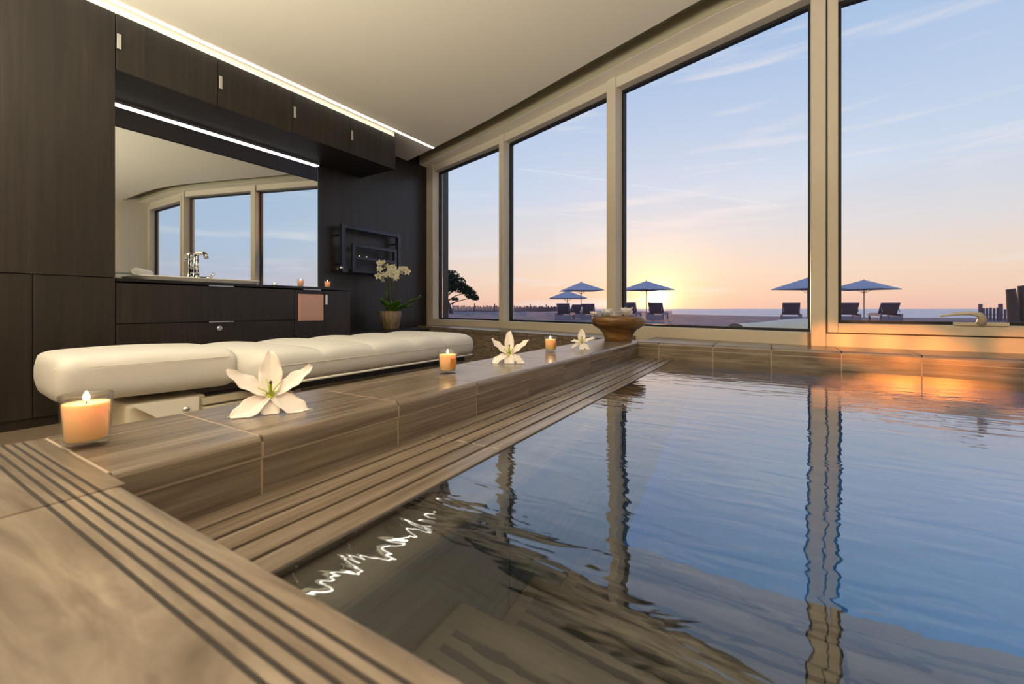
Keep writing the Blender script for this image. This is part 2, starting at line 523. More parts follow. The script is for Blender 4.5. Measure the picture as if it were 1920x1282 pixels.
# ------------------------------------------------------------------ windows
Z_GB, Z_GT = .552, 2.625
Z_FB = .485
for i in range(4):
    A, B = G[i], G[i + 1]; L = (B - A).length; u = (B - A) / L
    root = empty('window_%d' % (i + 1), (A.x, A.y, 0), math.atan2(u.y, u.x))
    tag(root, ['narrow fixed window at the corner beside the dark wood wall', 'fixed window with the pine tree side mullion, second from the corner',
               'widest fixed window with the setting sun behind it', 'opening window at the right with a lever handle'][i], kind='structure')
    if i == 1: root['label'] = 'fixed window framing two parasols, second from the dark wall'
    # local: x along, y outwards (negative = into the room)
    x0 = .20 if i == 0 else 0.0
    x1 = (1.590, 1.488, 1.422, L - .05)[i]
    leaf = i == 3
    D_IN = -.12
    if i == 0:
        box('mullion', (-.05, D_IN, Z_FB - .05), (x0, .05, CEIL + .02), 'frame_paint', root, .004)
    if i < 2:
        box('mullion', (x1, D_IN, Z_FB - .05), (L + .005, .05, CEIL + .02), 'frame_paint', root, .004)
    xs = x0
    if leaf:
        box('mullion', (.010, D_IN, Z_FB - .05), (.086, .05, CEIL + .02), 'frame_paint', root, .004)
        box('mullion', (x1, D_IN, Z_FB - .05), (L, .05, CEIL + .02), 'frame_paint', root, .004)
        xs = .086
    box('head_rail', (xs, D_IN + .02, Z_GT), (x1, .05, CEIL + .02), 'frame_paint', root, .003)
    box('sill_rail', (xs, D_IN, Z_FB - .05), (x1, .05, Z_GB), 'frame_paint', root, .004)
    gx0, gx1, gz0, gz1, gy = xs, x1, Z_GB, Z_GT, 0.0
    if leaf:
        # opening leaf sits proud of the fixed frame, a dark joint round it
        lx0, lx1 = xs + .006, x1 - .006
        box('joint', (xs, D_IN - .001, Z_GB - .003), (x1, D_IN + .03, Z_GB + .003), 'gasket', root)
        box('joint', (xs - .001, D_IN - .001, Z_GB - .003), (xs + .006, D_IN + .03, 2.66), 'gasket', root)
        w = .052
        lf = box('leaf_stile', (lx0, D_IN - .003, Z_GB + .003), (lx0 + w, .03, 2.65), 'frame_paint', root, .003)
        box('leaf_stile', (lx1 - w, D_IN - .003, Z_GB + .003), (lx1, .03, 2.65), 'frame_paint', root, .003)
        box('leaf_rail', (lx0 + w, D_IN - .003, Z_GB + .003), (lx1 - w, .03, Z_GB + .058), 'frame_paint', root, .003)
        box('leaf_rail', (lx0 + w, D_IN - .003, 2.57), (lx1 - w, .03, 2.65), 'frame_paint', root, .003)
        gx0, gx1, gz0, gz1, gy = lx0 + w, lx1 - w, Z_GB + .058, 2.57, -.02
    gw = .022
    bm = bm_box((gx0, gy - .02, gz0), (gx0 + gw, gy + .02, gz1))
    bm_box((gx1 - gw, gy - .02, gz0), (gx1, gy + .02, gz1), bm=bm)
    bm_box((gx0 + gw, gy - .02, gz0), (gx1 - gw, gy + .02, gz0 + gw * .8), bm=bm)
    bm_box((gx0 + gw, gy - .02, gz1 - gw), (gx1 - gw, gy + .02, gz1), bm=bm)
    link('gasket', bm, 'gasket', root)
    box('pane', (gx0 + .004, gy - .004, gz0 + .004), (gx1 - .004, gy + .004, gz1 - .004), 'pane', root)
    if leaf:
        hz = Z_GB + .059
        hx = .735
        h = box('handle_plate', (hx - .10, D_IN - .012, hz - .003), (hx + .10, D_IN + .02, hz + .016), 'frame_paint', root, .003)
        link('handle_lever', bm_tube([(hx, D_IN - .005, hz + .01), (hx + .002, D_IN - .015, hz + .035), (hx - .012, D_IN - .03, hz + .056), (hx - .045, D_IN - .038, hz + .064),
                                      (hx - .10, D_IN - .04, hz + .06), (hx - .16, D_IN - .04, hz + .048)], [.020, .018, .014, .011, .009, .005], 10), 'frame_paint', h, smooth=True)

# ------------------------------------------------------------------ window sill of stone, in front of the windows
in12 = offset_line(G, .118)
sill_front = [Vector((-3.95, 4.14)), Vector((-1.09, 3.165))]
sp = [tuple(in12[0]), tuple(in12[1]), tuple(in12[2]), tuple(sill_front[1]), tuple(sill_front[0]), (-4.25, 4.24)]
ws = empty('window_sill_wall', (0, 0, 0)); tag(ws, 'low stone tiled wall and sill below the left windows', kind='structure')
link('core', bm_prism(sp, .0, LEDGE - .038), 'grout', ws)
u = (sill_front[1] - sill_front[0]); L = u.length; u.normalize(); nin = Vector((u.y, -u.x))
n_t = 7; tl = L / n_t
back = [in12[0], in12[1], in12[2]]


def back_at(p):
    best = None
    for a, c in zip(back, back[1:]):
        dd = (c - a); nn = -nin
        # ray p + t*nn hits segment a-c
        det = nn.x * (-dd.y) + nn.y * dd.x
        w = a - p
        t_ = (w.x * (-dd.y) + w.y * dd.x) / det
        k = (nn.x * w.y - nn.y * w.x) / det
        if -.3 <= k <= 1.3 and (best is None or abs(k - .5) < best[0]): best = (abs(k - .5), p + nn * t_)
    return best[1]


for k in range(n_t):
    a = sill_front[0] + u * (k * tl + .003); c = sill_front[0] + u * ((k + 1) * tl - .003)
    a2, c2 = a + nin * .012, c + nin * .012
    ba, bc = back_at(a), back_at(c)
    link('sill_tile', bm_prism([tuple(ba), tuple(bc), tuple(c2), tuple(a2)], LEDGE - .038, LEDGE), 'stone_x', ws)
    link('face_tile', bm_prism([tuple(a), tuple(c), tuple(c2), tuple(a2)], .20, LEDGE - .042), 'stone_x', ws)
    link('face_tile', bm_prism([tuple(a), tuple(c), tuple(c2), tuple(a2)], .0, .196), 'stone_x', ws)

# far wall of the pool under the windows
FA, FB = Vector((-.784, 2.944)), Vector((1.75, 2.713))
pw = empty('pool_far_wall', (0, 0, 0)); tag(pw, 'stone tiled far wall of the pool below the sunset windows', kind='structure')
u = (FB - FA); L = u.length; u.normalize(); nin = Vector((u.y, -u.x))
link('core', bm_prism([(X_BACK, FA.y + .05), tuple(FA - nin * .002), tuple(FB - nin * .002), (X_RIGHT, 3.28), (.2, 3.33), (X_BACK, 3.75)], .10, LEDGE - .038), 'grout', pw)
link('core', bm_prism([tuple(FA + nin * .0048), tuple(FB + nin * .0048), tuple(FB - nin * .02), tuple(FA - nin * .02)], LEDGE - .038, LEDGE - .012), 'grout', pw)
link('core', bm_prism([tuple(FA + nin * .003), tuple(FB + nin * .003), tuple(FB - nin * .01), tuple(FA - nin * .01)], .10, LEDGE - .038), 'grout', pw)
cuts = [0.0, .15, .48, .79, 1.11, 1.42, 1.75, 2.1, L]
for a_, c_ in zip(cuts, cuts[1:]):
    a = FA + u * (a_ + .0025); c = FA + u * (c_ - .0025)
    depth = .50 if c_ < .55 else .30
    # coping tile with its back tucked against the frames
    def bk(p):
        # intersect with the inner frame line
        for q0, q1 in ((in12[2], in12[3]), (in12[3], in12[4])):
            if q0.x - .4 <= p.x <= q1.x + .2:
                t_ = (p.x - q0.x) / (q1.x - q0.x); yy = q0.y + t_ * (q1.y - q0.y)
                if p.x <= q1.x or q1 is in12[4]:
                    return (p.x, yy)
        return (p.x, p.y + .3)
    bm = bmesh.new()
    f0 = a + nin * .006; f1 = c + nin * .006
    pr = [(0, LEDGE - .036), (0, LEDGE - .014), (.004, LEDGE - .005), (.013, LEDGE)]
    va = [bm.verts.new((*(f0 - nin * o_), z)) for o_, z in pr] + [bm.verts.new((*bk(a), LEDGE)), bm.verts.new((*bk(a), LEDGE - .036))]
    vb = [bm.verts.new((*(f1 - nin * o_), z)) for o_, z in pr] + [bm.verts.new((*bk(c), LEDGE)), bm.verts.new((*bk(c), LEDGE - .036))]
    for k in range(6):
        bm.faces.new((va[k], vb[k], vb[(k + 1) % 6], va[(k + 1) % 6]))
    bm.faces.new(va[::-1]); bm.faces.new(vb)
    link('coping_tile', bm, 'stone_x', pw)
    p0, p1 = a + nin * .004, c + nin * .004
    link('face_tile', bm_prism([tuple(p0), tuple(p1), tuple(c), tuple(a)], .10, LEDGE - .041), 'stone_x', pw)

# ------------------------------------------------------------------ ledge between pool and massage table
lg = empty('pool_ledge', (0, 0, 0)); tag(lg, 'stone ledge beside the pool, carrying candles and lilies', kind='structure')
Y_END = 3.15
box('core', (X_BACK + .004, Y_NEAR - .02, 0), (X_FRONT, Y_END, LEDGE - .036), 'grout', lg)
box('core', (X_BACK + .002, Y_NEAR + .001, LEDGE - .036), (X_FRONT - .010, 2.94, LEDGE - .001), 'grout', lg)
box('core', (X_FRONT - .010, Y_NEAR + .001, LEDGE - .040), (X_FRONT + .0025, 2.94, LEDGE - .012), 'grout', lg)
cuts = [Y_NEAR + .002] + [K * (.462 + .358 * k) for k in range(0, 8)]
cuts = [c for c in cuts if c < 2.90] + [2.945]
r = .013
arc = [(X_FRONT + .004 - r + r * math.cos(R(a)), LEDGE - r + r * math.sin(R(a))) for a in (0, 22, 45, 68, 90)]
prof = [(X_BACK, LEDGE - .036), (X_FRONT + .004, LEDGE - .036)] + arc + [(X_BACK, LEDGE)]
for a, c in zip(cuts, cuts[1:]):
    link('coping_tile', bm_extrude(prof, 'y', a + .0025, c - .0025), 'stone_y', lg)
    box('face_tile', (X_FRONT - .012, a + .0025, SLAT - .03), (X_FRONT + .0015, c - .0025, LEDGE - .042), 'stone_y', lg)
link('coping_tile', bm_prism([(X_BACK, 2.948), (X_FRONT, 2.948), (X_FRONT, 3.08), (X_BACK, 3.18)], LEDGE - .036, LEDGE - .0005), 'stone_y', lg)
for k in range(3):
    box('back_tile', (X_BACK, Y_NEAR + k * 1.0 + .003, .003), (X_BACK + .004, Y_NEAR + (k + 1) * 1.0 - .003, LEDGE - .04), 'stone_y', lg)

# slatted gutter cover
gt = empty('gutter_grating', (0, 0, 0)); tag(gt, 'slatted stone grating over the overflow gutter beside the pool', kind='structure')
sw = (X_SLAT - X_FRONT) / 5
seg_cuts = [Y_NEAR + .002, .84, 1.47, 2.11, 2.71, 2.92]
for k in range(5):
    x0 = X_FRONT + k * sw + .004; x1 = x0 + sw - .009
    for a, c in zip(seg_cuts, seg_cuts[1:]):
        c2 = c if c < 2.9 else FA.y - (x0 - FA.x) * .091 - .008
        box('slat', (x0, a + .001, SLAT - .030), (x1, c2 - .002, SLAT), 'stone_y', gt, .0015)
box('gutter_bed', (X_FRONT - .004, Y_NEAR - .01, SLAT - .12), (X_SLAT, 2.91, SLAT - .055), 'grip', gt)

# ------------------------------------------------------------------ near deck
dk = empty('pool_deck', (0, 0, 0)); tag(dk, 'stone deck at the near edge of the pool with anti-slip strips', kind='structure')
box('core', (X_BACK + .004, Y_BACK, 0), (X_RIGHT, Y_NEAR - .004, LEDGE - .03), 'grout', dk)
dx = [X_BACK, -.785 * K, .115 * K, X_RIGHT]
GR = [K * g_ for g_ in (.207, .195, .183, .170, .157)]
gw = .0042
for a, c in zip(dx, dx[1:]):
    pr = [(-.20, LEDGE - .028), (Y_NEAR, LEDGE - .028)] + ([(Y_NEAR - r + r * math.cos(R(t_)), LEDGE - r + r * math.sin(R(t_))) for t_ in (0, 30, 60, 90)] if c > -.6 else [(Y_NEAR, LEDGE)])
    for g_ in GR:
        pr += [(g_ + gw / 2, LEDGE), (g_ + gw / 2, LEDGE - .0022), (g_ - gw / 2, LEDGE - .0022), (g_ - gw / 2, LEDGE)]
    pr += [(-.20, LEDGE)]
    tl_ = link('deck_tile', bm_extrude(pr, 'x', a + .0018, c - .0018), 'stone_deck', dk)
    for g_ in GR:
        box('anti_slip_strip', (a + .003, g_ - gw / 2 + .0002, LEDGE - .0022), (c - .003, g_ + gw / 2 - .0002, LEDGE - .0007), 'grip', tl_)
for y0 in (-.80, -1.40, -2.0):
    for a, c in zip(dx, dx[1:]):
        box('deck_tile', (a + .0018, y0 + .002, LEDGE - .028), (c - .0018, y0 + .598, LEDGE), 'stone_deck', dk)

# ------------------------------------------------------------------ pool basin
pb = empty('pool_basin', (0, 0, 0)); tag(pb, 'pool basin with stone steps and a blue mosaic bottom', kind='structure')
Z_FLOOR = WATER - 1.25
box('basin_floor', (X_WALL - .1, Y_NEAR - .1, Z_FLOOR - .1), (X_RIGHT + .05, 3.2, Z_FLOOR), 'mosaic', pb)
box('near_wall', (X_SLAT, Y_NEAR - .15, Z_FLOOR), (X_RIGHT, Y_NEAR - .003, LEDGE - .028), 'stone_wet', pb)
fp = [tuple(FA), tuple(FB), (X_RIGHT, 3.1), (FA.x, 3.1)]
link('far_wall_below_water', bm_prism(fp, Z_FLOOR, .099), 'mosaic', pb)
box('right_wall_below_water', (X_RIGHT - .012, Y_NEAR, Z_FLOOR), (X_RIGHT - .001, 2.74, WATER + .1), 'mosaic', pb)
# submerged shelf beside the grating and the wall under it
Z_SH = WATER - .033
box('shelf_core', (X_FRONT, Y_NEAR - .01, Z_FLOOR), (X_WALL - .012, 2.92, Z_SH - .018), 'grout', pb)
sc_ = [Y_NEAR, .69, 1.18, 1.67, 2.17, 2.66, 2.90]
rr = .02
arc2 = [(X_WALL - rr + rr * math.cos(R(a)), Z_SH - rr + rr * math.sin(R(a))) for a in (0, 30, 60, 90)]
for a, c in zip(sc_, sc_[1:]):
    link('shelf_tile', bm_extrude([(X_SLAT - .02, Z_SH - .025), (X_SLAT - .02, Z_SH)] + arc2[::-1] + [(X_WALL, Z_SH - .045), (X_WALL - .015, Z_SH - .045)], 'y', a + .002, c - .002), 'stone_dimmed_y', pb)
    z = Z_SH - .048
    for k in range(4):
        box('wall_tile', (X_WALL - .013, a + .002, z - .30 + .003), (X_WALL, c - .002, z), 'stone_dimmed_y' if k < 3 else 'mosaic', pb); z -= .30
# steps going down from the near deck
steps = [(K * a_, K * b_) for a_, b_ in ((.595, .27), (.86, .47), (1.125, .67), (1.40, .87))]
y_prev = Y_NEAR
for k, (ye, dep) in enumerate(steps):
    zt = WATER - dep
    st = box('step', (X_WALL + .001, y_prev - .004, Z_FLOOR), (X_RIGHT - .013, ye - .02, zt - .022), 'stone_wet', pb)
    xt = [X_WALL + .002, .12, .72, X_RIGHT - .014]
    for a, c in zip(xt, xt[1:]):
        box('tread_tile', (a, y_prev - .002, zt - .02), (c - .004, ye, zt), 'stone_wet', st, .003)
    for j in range(4):
        yy = ye - .055 - j * .028
        box('anti_slip_strip', (X_WALL + .03, yy - .0055, zt - .001), (X_RIGHT - .03, yy + .0055, zt + .0012), 'grip', st)
    y_prev = ye
# underwater lamp added out of view to turn the deep water blue
pl = empty('added_pool_lamp', (X_RIGHT - .013, 2.0, WATER - .62)); tag(pl, 'added round underwater lamp, out of view in the right pool wall', 'lamp')
link('bezel', bm_lathe([(.0, 0), (.11, 0), (.11, .012), (.09, .016), (.09, .008), (0, .008)], 32), 'steel', pl, rot=(0, R(-90), 0))
link('lens', bm_lathe([(0, .014), (.05, .013), (.088, .009), (.088, .006), (0, .006)], 32), 'added_pool_glow', pl, rot=(0, R(-90), 0))

# water surface, lapping over the shelf to the grating
wp = [(X_SLAT + .001, Y_NEAR - .006), (X_RIGHT - .012, Y_NEAR - .006), (X_RIGHT - .012, FB.y - .004), (X_SLAT + .001, FA.y - .091 * (X_SLAT - FA.x) - .001)]
bm = bmesh.new(); bm.faces.new([bm.verts.new((x, y, WATER)) for x, y in wp])
wt = link('pool_water', bm, 'water'); tag(wt, 'still blue pool water mirroring the windows and the evening sky', 'water', kind='stuff')

# ------------------------------------------------------------------ wall cabinets, all in the wall's own frame
DOOR = .594


def unit(name, label, cat, group=None):
    o = empty(name, wall_loc, WALL_RZ); tag(o, label, cat, group); return o


Z_UP0, Z_UP1 = 2.272, 2.640
ub = [-2.746, -2.144, -1.546, -.943, -.345]
names = ['dark wood wall cabinet next to the tall cupboard, above the mirror', 'dark wood wall cabinet second from the tall cupboard, above the mirror',
         'dark wood wall cabinet third from the tall cupboard, above the mirror', 'dark wood wall cabinet at the free end near the windows']
for k in range(4):
    a, c = ub[k], ub[k + 1]
    r_ = unit('wall_cabinet', names[k], 'cabinet', 'wall cabinets above the mirror')
    box('body', (.002, a + .0005, Z_UP0), (DOOR - .022, c - .0005, Z_UP1 - .001), 'dark_wood_h', r_)
    d_ = box('door', (DOOR - .020, a + .0025, Z_UP0 - .002), (DOOR, c - .0025, Z_UP1 - .002), 'dark_wood', r_, .0012)
    box('handle', (DOOR, a + .004, 2.405), (DOOR + .014, a + .026, 2.505), 'steel', d_, .002)

tall = unit('tall_cupboard', 'tall dark wood cupboard reaching to the ceiling at the left', 'cupboard')
box('body', (.002, -4.6, .0), (DOOR - .022, -2.748, Z_UP1), 'dark_wood', tall)
tb = [-4.6, -3.86, -3.112, -2.7475]
box('door', (DOOR - .020, -3.70, .902), (DOOR, -2.7485, Z_UP1 - .002), 'dark_wood', tall, .0012)
box('door', (DOOR - .020, -4.598, .902), (DOOR, -3.704, Z_UP1 - .002), 'dark_wood', tall, .0012)
box('door', (DOOR - .020, -3.112, .06), (DOOR, -2.7485, .897), 'dark_wood', tall, .0012)
box('door', (DOOR - .020, -3.86, .06), (DOOR, -3.115, .897), 'dark_wood', tall, .0012)
box('door', (DOOR - .020, -4.598, .06), (DOOR, -3.863, .897), 'dark_wood', tall, .0012)
box('plinth', (.1, -4.598, .0), (DOOR - .05, -2.75, .06), 'black_gap', tall)

vd = unit('vanity_drawer_unit', 'wide dark wood vanity unit with two long drawers under the basin', 'cabinet')
box('body', (.002, -2.7455, .0), (DOOR - .022, -1.528, .865), 'dark_wood', vd)
dr = box('drawer', (DOOR - .020, -2.743, .600), (DOOR, -1.529, .868), 'dark_wood', vd, .0012)
box('pull', (DOOR - .004, -2.213, .870), (DOOR + .016, -2.037, .876), 'steel', dr)
dr = box('drawer', (DOOR - .020, -2.743, .06), (DOOR, -1.529, .592), 'dark_wood', vd, .0012)
box('pull', (DOOR - .004, -2.213, .593), (DOOR + .016, -2.037, .599), 'steel', dr)
link('lock', bm_lathe([(0, 0), (.019, 0), (.019, .004), (.014, .007), (0, .007)], 24), 'steel', dr, loc=(DOOR, -2.133, .545), rot=(0, R(90), 0))

vb_ = unit('bin_cabinet', 'dark wood cabinet with a steel flap in its door, its copper tone imitating reflected sunset', 'cabinet')
box('body', (.002, -1.5255, .0), (DOOR - .022, -1.236, .865), 'dark_wood', vb_)
d_ = box('door', (DOOR - .020, -1.5245, .06), (DOOR, -1.2365, .868), 'dark_wood', vb_, .0012)
box('pull', (DOOR - .004, -1.455, .870), (DOOR + .016, -1.280, .876), 'steel', d_)
fl = box('flap', (DOOR, -1.496, .585), (DOOR + .006, -1.246, .832), 'bin_steel_sunset', d_, .002)
box('flap_panel', (DOOR + .006, -1.480, .598), (DOOR + .009, -1.262, .815), 'bin_steel_sunset', fl, .001)

vn = unit('narrow_cabinet', 'narrow dark wood cabinet at the end of the vanity', 'cabinet')
box('body', (.002, -1.234, .0), (DOOR - .022, -.945, .865), 'dark_wood', vn)
d_ = box('door', (DOOR - .020, -1.2335, .06), (DOOR, -.945, .868), 'dark_wood', vn, .0012)
box('handle', (DOOR, -1.228, .735), (DOOR + .012, -1.205, .83), 'steel', d_, .002)

ct = unit('worktop', 'thin black worktop along the vanity units', 'worktop')
box('slab', (.004, -2.744, .879), (DOOR + .006, -.936, .900), 'black_top', ct, .001)

sh = unit('low_bench', 'low dark wood bench carrying the orchid pot', 'bench')
box('top', (.002, -.930, .425), (.57, .235, .449), 'dark_wood_h', sh, .001)
box('front', (.04, -.930, .0), (.56, .230, .425), 'dark_wood', sh)

mr = unit('wall_mirror', 'wide frameless mirror above the vanity, showing the windows', 'mirror')
box('glass', (.003, -2.744, .903), (.010, -.9215, 2.268), 'mirror', mr)
box('polished_edge', (.003, -.9214, .903), (.0105, -.9185, 2.268), 'mirror_edge', mr)
ml = unit('mirror_light_strip', 'slim light strip along the top of the mirror', 'light strip')
box('housing', (.0125, -2.743, 2.250), (.050, -.92, 2.2715), 'steel', ml)
box('diffuser', (.022, -2.74, 2.245), (.038, -.925, 2.250), 'led_small', ml)

# basin, tap and towels on the vanity
bs = unit('wash_basin', 'shallow white countertop wash basin on the vanity', 'basin')
bm = bmesh.new()
by0, by1, bx0, bx1 = -2.60, -1.78, .12, .53
def ring(inset, z):
    pts = []
    rad = .05
    for (cx_, cy_, a0) in ((bx1 - inset - rad, by1 - inset - rad, 0), (bx0 + inset + rad, by1 - inset - rad, 90), (bx0 + inset + rad, by0 + inset + rad, 180), (bx1 - inset - rad, by0 + inset + rad, 270)):
        for k in range(5):
            a = R(a0 + 22.5 * k); pts.append(bm.verts.new((cx_ + rad * math.cos(a), cy_ + rad * math.sin(a), z)))
    return pts
rings = [ring(.03, .900), ring(.0, .930), ring(.0, .936), ring(.012, .936), ring(.03, .915), ring(.06, .908)]
for a, c in zip(rings, rings[1:]):
    for k in range(len(a)):
        k2 = (k + 1) % len(a); bm.faces.new((a[k], a[k2], c[k2], c[k]))
bm.faces.new(rings[0]); bm.faces.new(rings[-1])
link('bowl', bm, 'ceramic', bs, smooth=False)
tp = unit('basin_tap', 'chrome basin tap with a curved spout and side lever', 'tap')
tx, ty = .062, -2.083
link('body', bm_tube([(tx, ty, .900), (tx, ty, 1.00)], .024, 20), 'chrome', tp, smooth=True)
link('column', bm_tube([(tx, ty, 1.00), (tx, ty, 1.135)], .018, 20), 'chrome', tp, smooth=True)
link('spout', bm_tube([(tx - .01, ty, 1.135), (tx, ty, 1.16), (tx + .05, ty + .005, 1.172), (tx + .11, ty + .01, 1.166), (tx + .145, ty + .012, 1.145), (tx + .15, ty + .012, 1.122)], [.018, .019, .017, .017, .018, .018], 14), 'chrome', tp, smooth=True)
lv = link('lever', bm_tube([(tx, ty, .962), (tx + .06, ty + .05, .962), (tx + .085, ty + .075, .964)], .011, 12), 'chrome', tp, smooth=True)
link('lever_tip', bm_tube([(tx + .083, ty + .073, .964), (tx + .105, ty + .09, 1.0)], [.008, .010], 10), 'chrome', lv, smooth=True)


def towel(loc, rz, L_, rad, label):
    t_ = empty('rolled_towel', loc, rz); tag(t_, label, 'towel', 'rolled towels by the basin')
    def f(a, b):
        ang = a * 2 * math.pi; rr_ = rad * (1 + .03 * math.sin(3 * ang))
        e = max(0.0, abs(b - .5) * 2 - .85) / .15
        rr_ *= 1 - .25 * e * e
        return (rr_ * math.cos(ang), (b - .5) * L_, rad + rr_ * math.sin(ang))
    link('roll', bm_grid(f, 24, 16, wrap_u=True), 'towel', t_, smooth=True)
    for e in (-1, 1):
        sp_ = [(rad * .78 * (1 - k / 30) * math.cos(k * .55), e * L_ * .497, rad + rad * .78 * (1 - k / 30) * math.sin(k * .55)) for k in range(29)]
        link('spiral_end', bm_tube(sp_, .006, 6), 'towel', t_, smooth=True)
    return t_


p = wallp(.24, -2.50); towel((p.x, p.y, .937), WALL_RZ + R(55), .26, .030, 'rolled white towel nearest the tap, resting on the basin rim')
p = wallp(.06, -2.60); towel((p.x, p.y, .900), WALL_RZ + R(8), .20, .030, 'rolled white towel behind the basin, farther from the tap')

# ------------------------------------------------------------------ towel warmer
tw = unit('towel_warmer', 'black towel warmer of nested square-tube frames on the dark wall', 'radiator')


def frame(name, x0, x1, ya, yb, z0, z1, w, bottom=True):
    bm = bm_box((x0, ya, z0), (x1, ya + w, z1), .002)
    bm_box((x0, yb - w, z0), (x1, yb, z1), .002, bm=bm)
    bm_box((x0, ya + w, z1 - w), (x1, yb - w, z1), .002, bm=bm)
    if bottom: bm_box((x0, ya + w, z0), (x1, yb - w, z0 + w), .002, bm=bm)
    return link(name, bm, 'radiator', tw)


frame('outer_frame', .08, .14, -.705, .165, 1.105, 1.65, .045)
frame('inner_frame', .145, .185, -.60, .055, 1.11, 1.44, .040)
box('cross_bar', (.150, -.56, 1.265), (.180, .015, 1.295), 'radiator', tw, .002)
for ya in (-.695, .13):
    for z in (1.20, 1.53):
        link('wall_bracket', bm_tube([(.0, ya + .01, z), (.085, ya + .01, z)], .012, 10), 'radiator', tw)
v_ = link('valve', bm_tube([(.03, -.72, 1.14), (.12, -.72, 1.14)], .016, 14), 'chrome', tw, smooth=True)
link('valve_cap', bm_tube([(.115, -.72, 1.14), (.155, -.72, 1.16)], [.02, .017], 14), 'chrome', v_, smooth=True)
for y_ in (-.50, -.40):
    link('knob', bm_lathe([(0, 0), (.012, 0), (.012, .012), (0, .016)], 16), 'chrome', tw, loc=(.165, y_, 1.297))

# ------------------------------------------------------------------ massage table
TB = (-2.13, 1.70, 0)
mt = empty('massage_table', (TB[0], TB[1], 0), 0); tag(mt, 'white padded massage table on a cream pedestal beside the pool', 'massage table')


def cushion(L_, W_, z0, z1, nx, scallop, taper=0.0, rend=.09, round_=.045):
    """padded slab: x across, y along; scalloped along its length"""
    H_ = z1 - z0
    sec = []
    e = 5.0
    ns = 40
    for k in range(ns):
        a = 2 * math.pi * k / ns + math.pi / ns
        ca, sa = math.cos(a), math.sin(a)
        sec.append((math.copysign(abs(ca) ** (2 / 7), ca), math.copysign(abs(sa) ** (2 / 3.2), sa)))
    bm = bmesh.new(); rings_ = []
    for i in range(nx + 1):
        t_ = i / nx; y = (t_ - .5) * L_
        dist_end = min(t_, 1 - t_) * L_
        k_ = 1.0
        if dist_end < rend:
            q = 1 - dist_end / rend; k_ = (1 - q ** 3.2) ** (1 / 3.2)
        k_ = max(k_, .30 if False else .02)
        w_ = (W_ / 2) * (1 - taper * (1 - t_)) * (1 - (1 - k_) * .20)
        zc = (z0 + z1) / 2
        hh = H_ / 2 * (1 - (1 - k_) * .55)
        sc = scallop(t_)
        ring_ = []
        for (sx, sz) in sec:
            z = zc + hh * sz
            if sz > .2: z += sc * (sz - .2) * (1.0)
            ring_.append(bm.verts.new((sx * w_, y, z)))
        rings_.append(ring_)
    for a, c in zip(rings_, rings_[1:]):
        for k in range(ns):
            bm.faces.new((a[k], a[(k + 1) % ns], c[(k + 1) % ns], c[k]))
    bm.faces.new(rings_[0]); bm.faces.new(rings_[-1])
    return bm


n_sc = 5
sc_fn = lambda t_: .030 * (abs(math.sin(math.pi * t_ * n_sc)) ** .55) - .020
mattress = link('mattress', cushion(1.50, .70, .365, .525, 120, sc_fn), 'leather', mt, loc=(0, .0, 0), smooth=True)
TL = 1.50
pts = [(.352, -TL / 2 + .03, .378), (.352, TL / 2 - .05, .378), (.30, TL / 2 - .01, .378), (-.30, TL / 2 - .01, .378)]
link('piping', bm_tube(pts, .006, 8), 'leather', mattress, smooth=True)
link('side_seam', bm_tube([(.3505, -TL / 2 + .03, .455), (.3505, TL / 2 - .06, .455)], .0016, 6), 'leather_seam', mattress)
hd_ = link('headrest', cushion(.54, .52, .368, .540, 60, lambda t_: .012 * math.sin(math.pi * t_) - .006, taper=.10, rend=.07), 'leather', mt, loc=(-.085, -1.00, 0), rot=(R(-.6), 0, R(-4)), smooth=True)
link('seam', bm_tube([(.2485, -.19, .497), (.2575, .23, .501)], .0018, 6), 'leather_seam', hd_)
link('seam', bm_tube([(.20, -.2665, .49), (-.18, -.2665, .49)], .0018, 6), 'leather_seam', hd_)
box('frame_rail', (.10, -.70, .335), (.30, .68, .362), 'gasket', mt, .002)
box('frame_rail', (-.30, -.70, .335), (-.10, .68, .362), 'gasket', mt, .002)
box('pedestal', (-.24, -1.10, .02), (.12, -.84, .345), 'table_paint', mt, .012, 2)
box('pedestal_foot', (-.30, -1.14, .0), (.24, .62, .05), 'table_paint', mt, .01, 2)
box('lift_arm', (.09, -.86, .300), (.13, .20, .330), 'table_paint', mt, .004)
box('lift_arm', (.09, -.86, .20), (.13, .20, .292), 'table_paint', mt, .004)
for yb in (-.93, -.49):
    bm = bmesh.new()
    poly = [(yb - .16, .345), (yb + .05, .345), (yb + .05, .22), (yb + .0, .20), (yb - .04, .25)]
    A_ = [bm.verts.new((.134, y, z)) for y, z in poly]; B_ = [bm.verts.new((.150, y, z)) for y, z in poly]
    bm.faces.new(A_[::-1]); bm.faces.new(B_)
    for k in range(5): bm.faces.new((A_[k], A_[(k + 1) % 5], B_[(k + 1) % 5], B_[k]))
    br = link('bracket', bm, 'white_metal', mt)
    for (y, z) in ((yb + .005, .30), (yb + .01, .235)):
        link('bolt', bm_lathe([(0, 0), (.014, 0), (.014, .004), (.010, .010), (0, .012)], 16), 'chrome', br, loc=(.150, y, z), rot=(0, R(90), 0), smooth=True)

# ------------------------------------------------------------------ candles


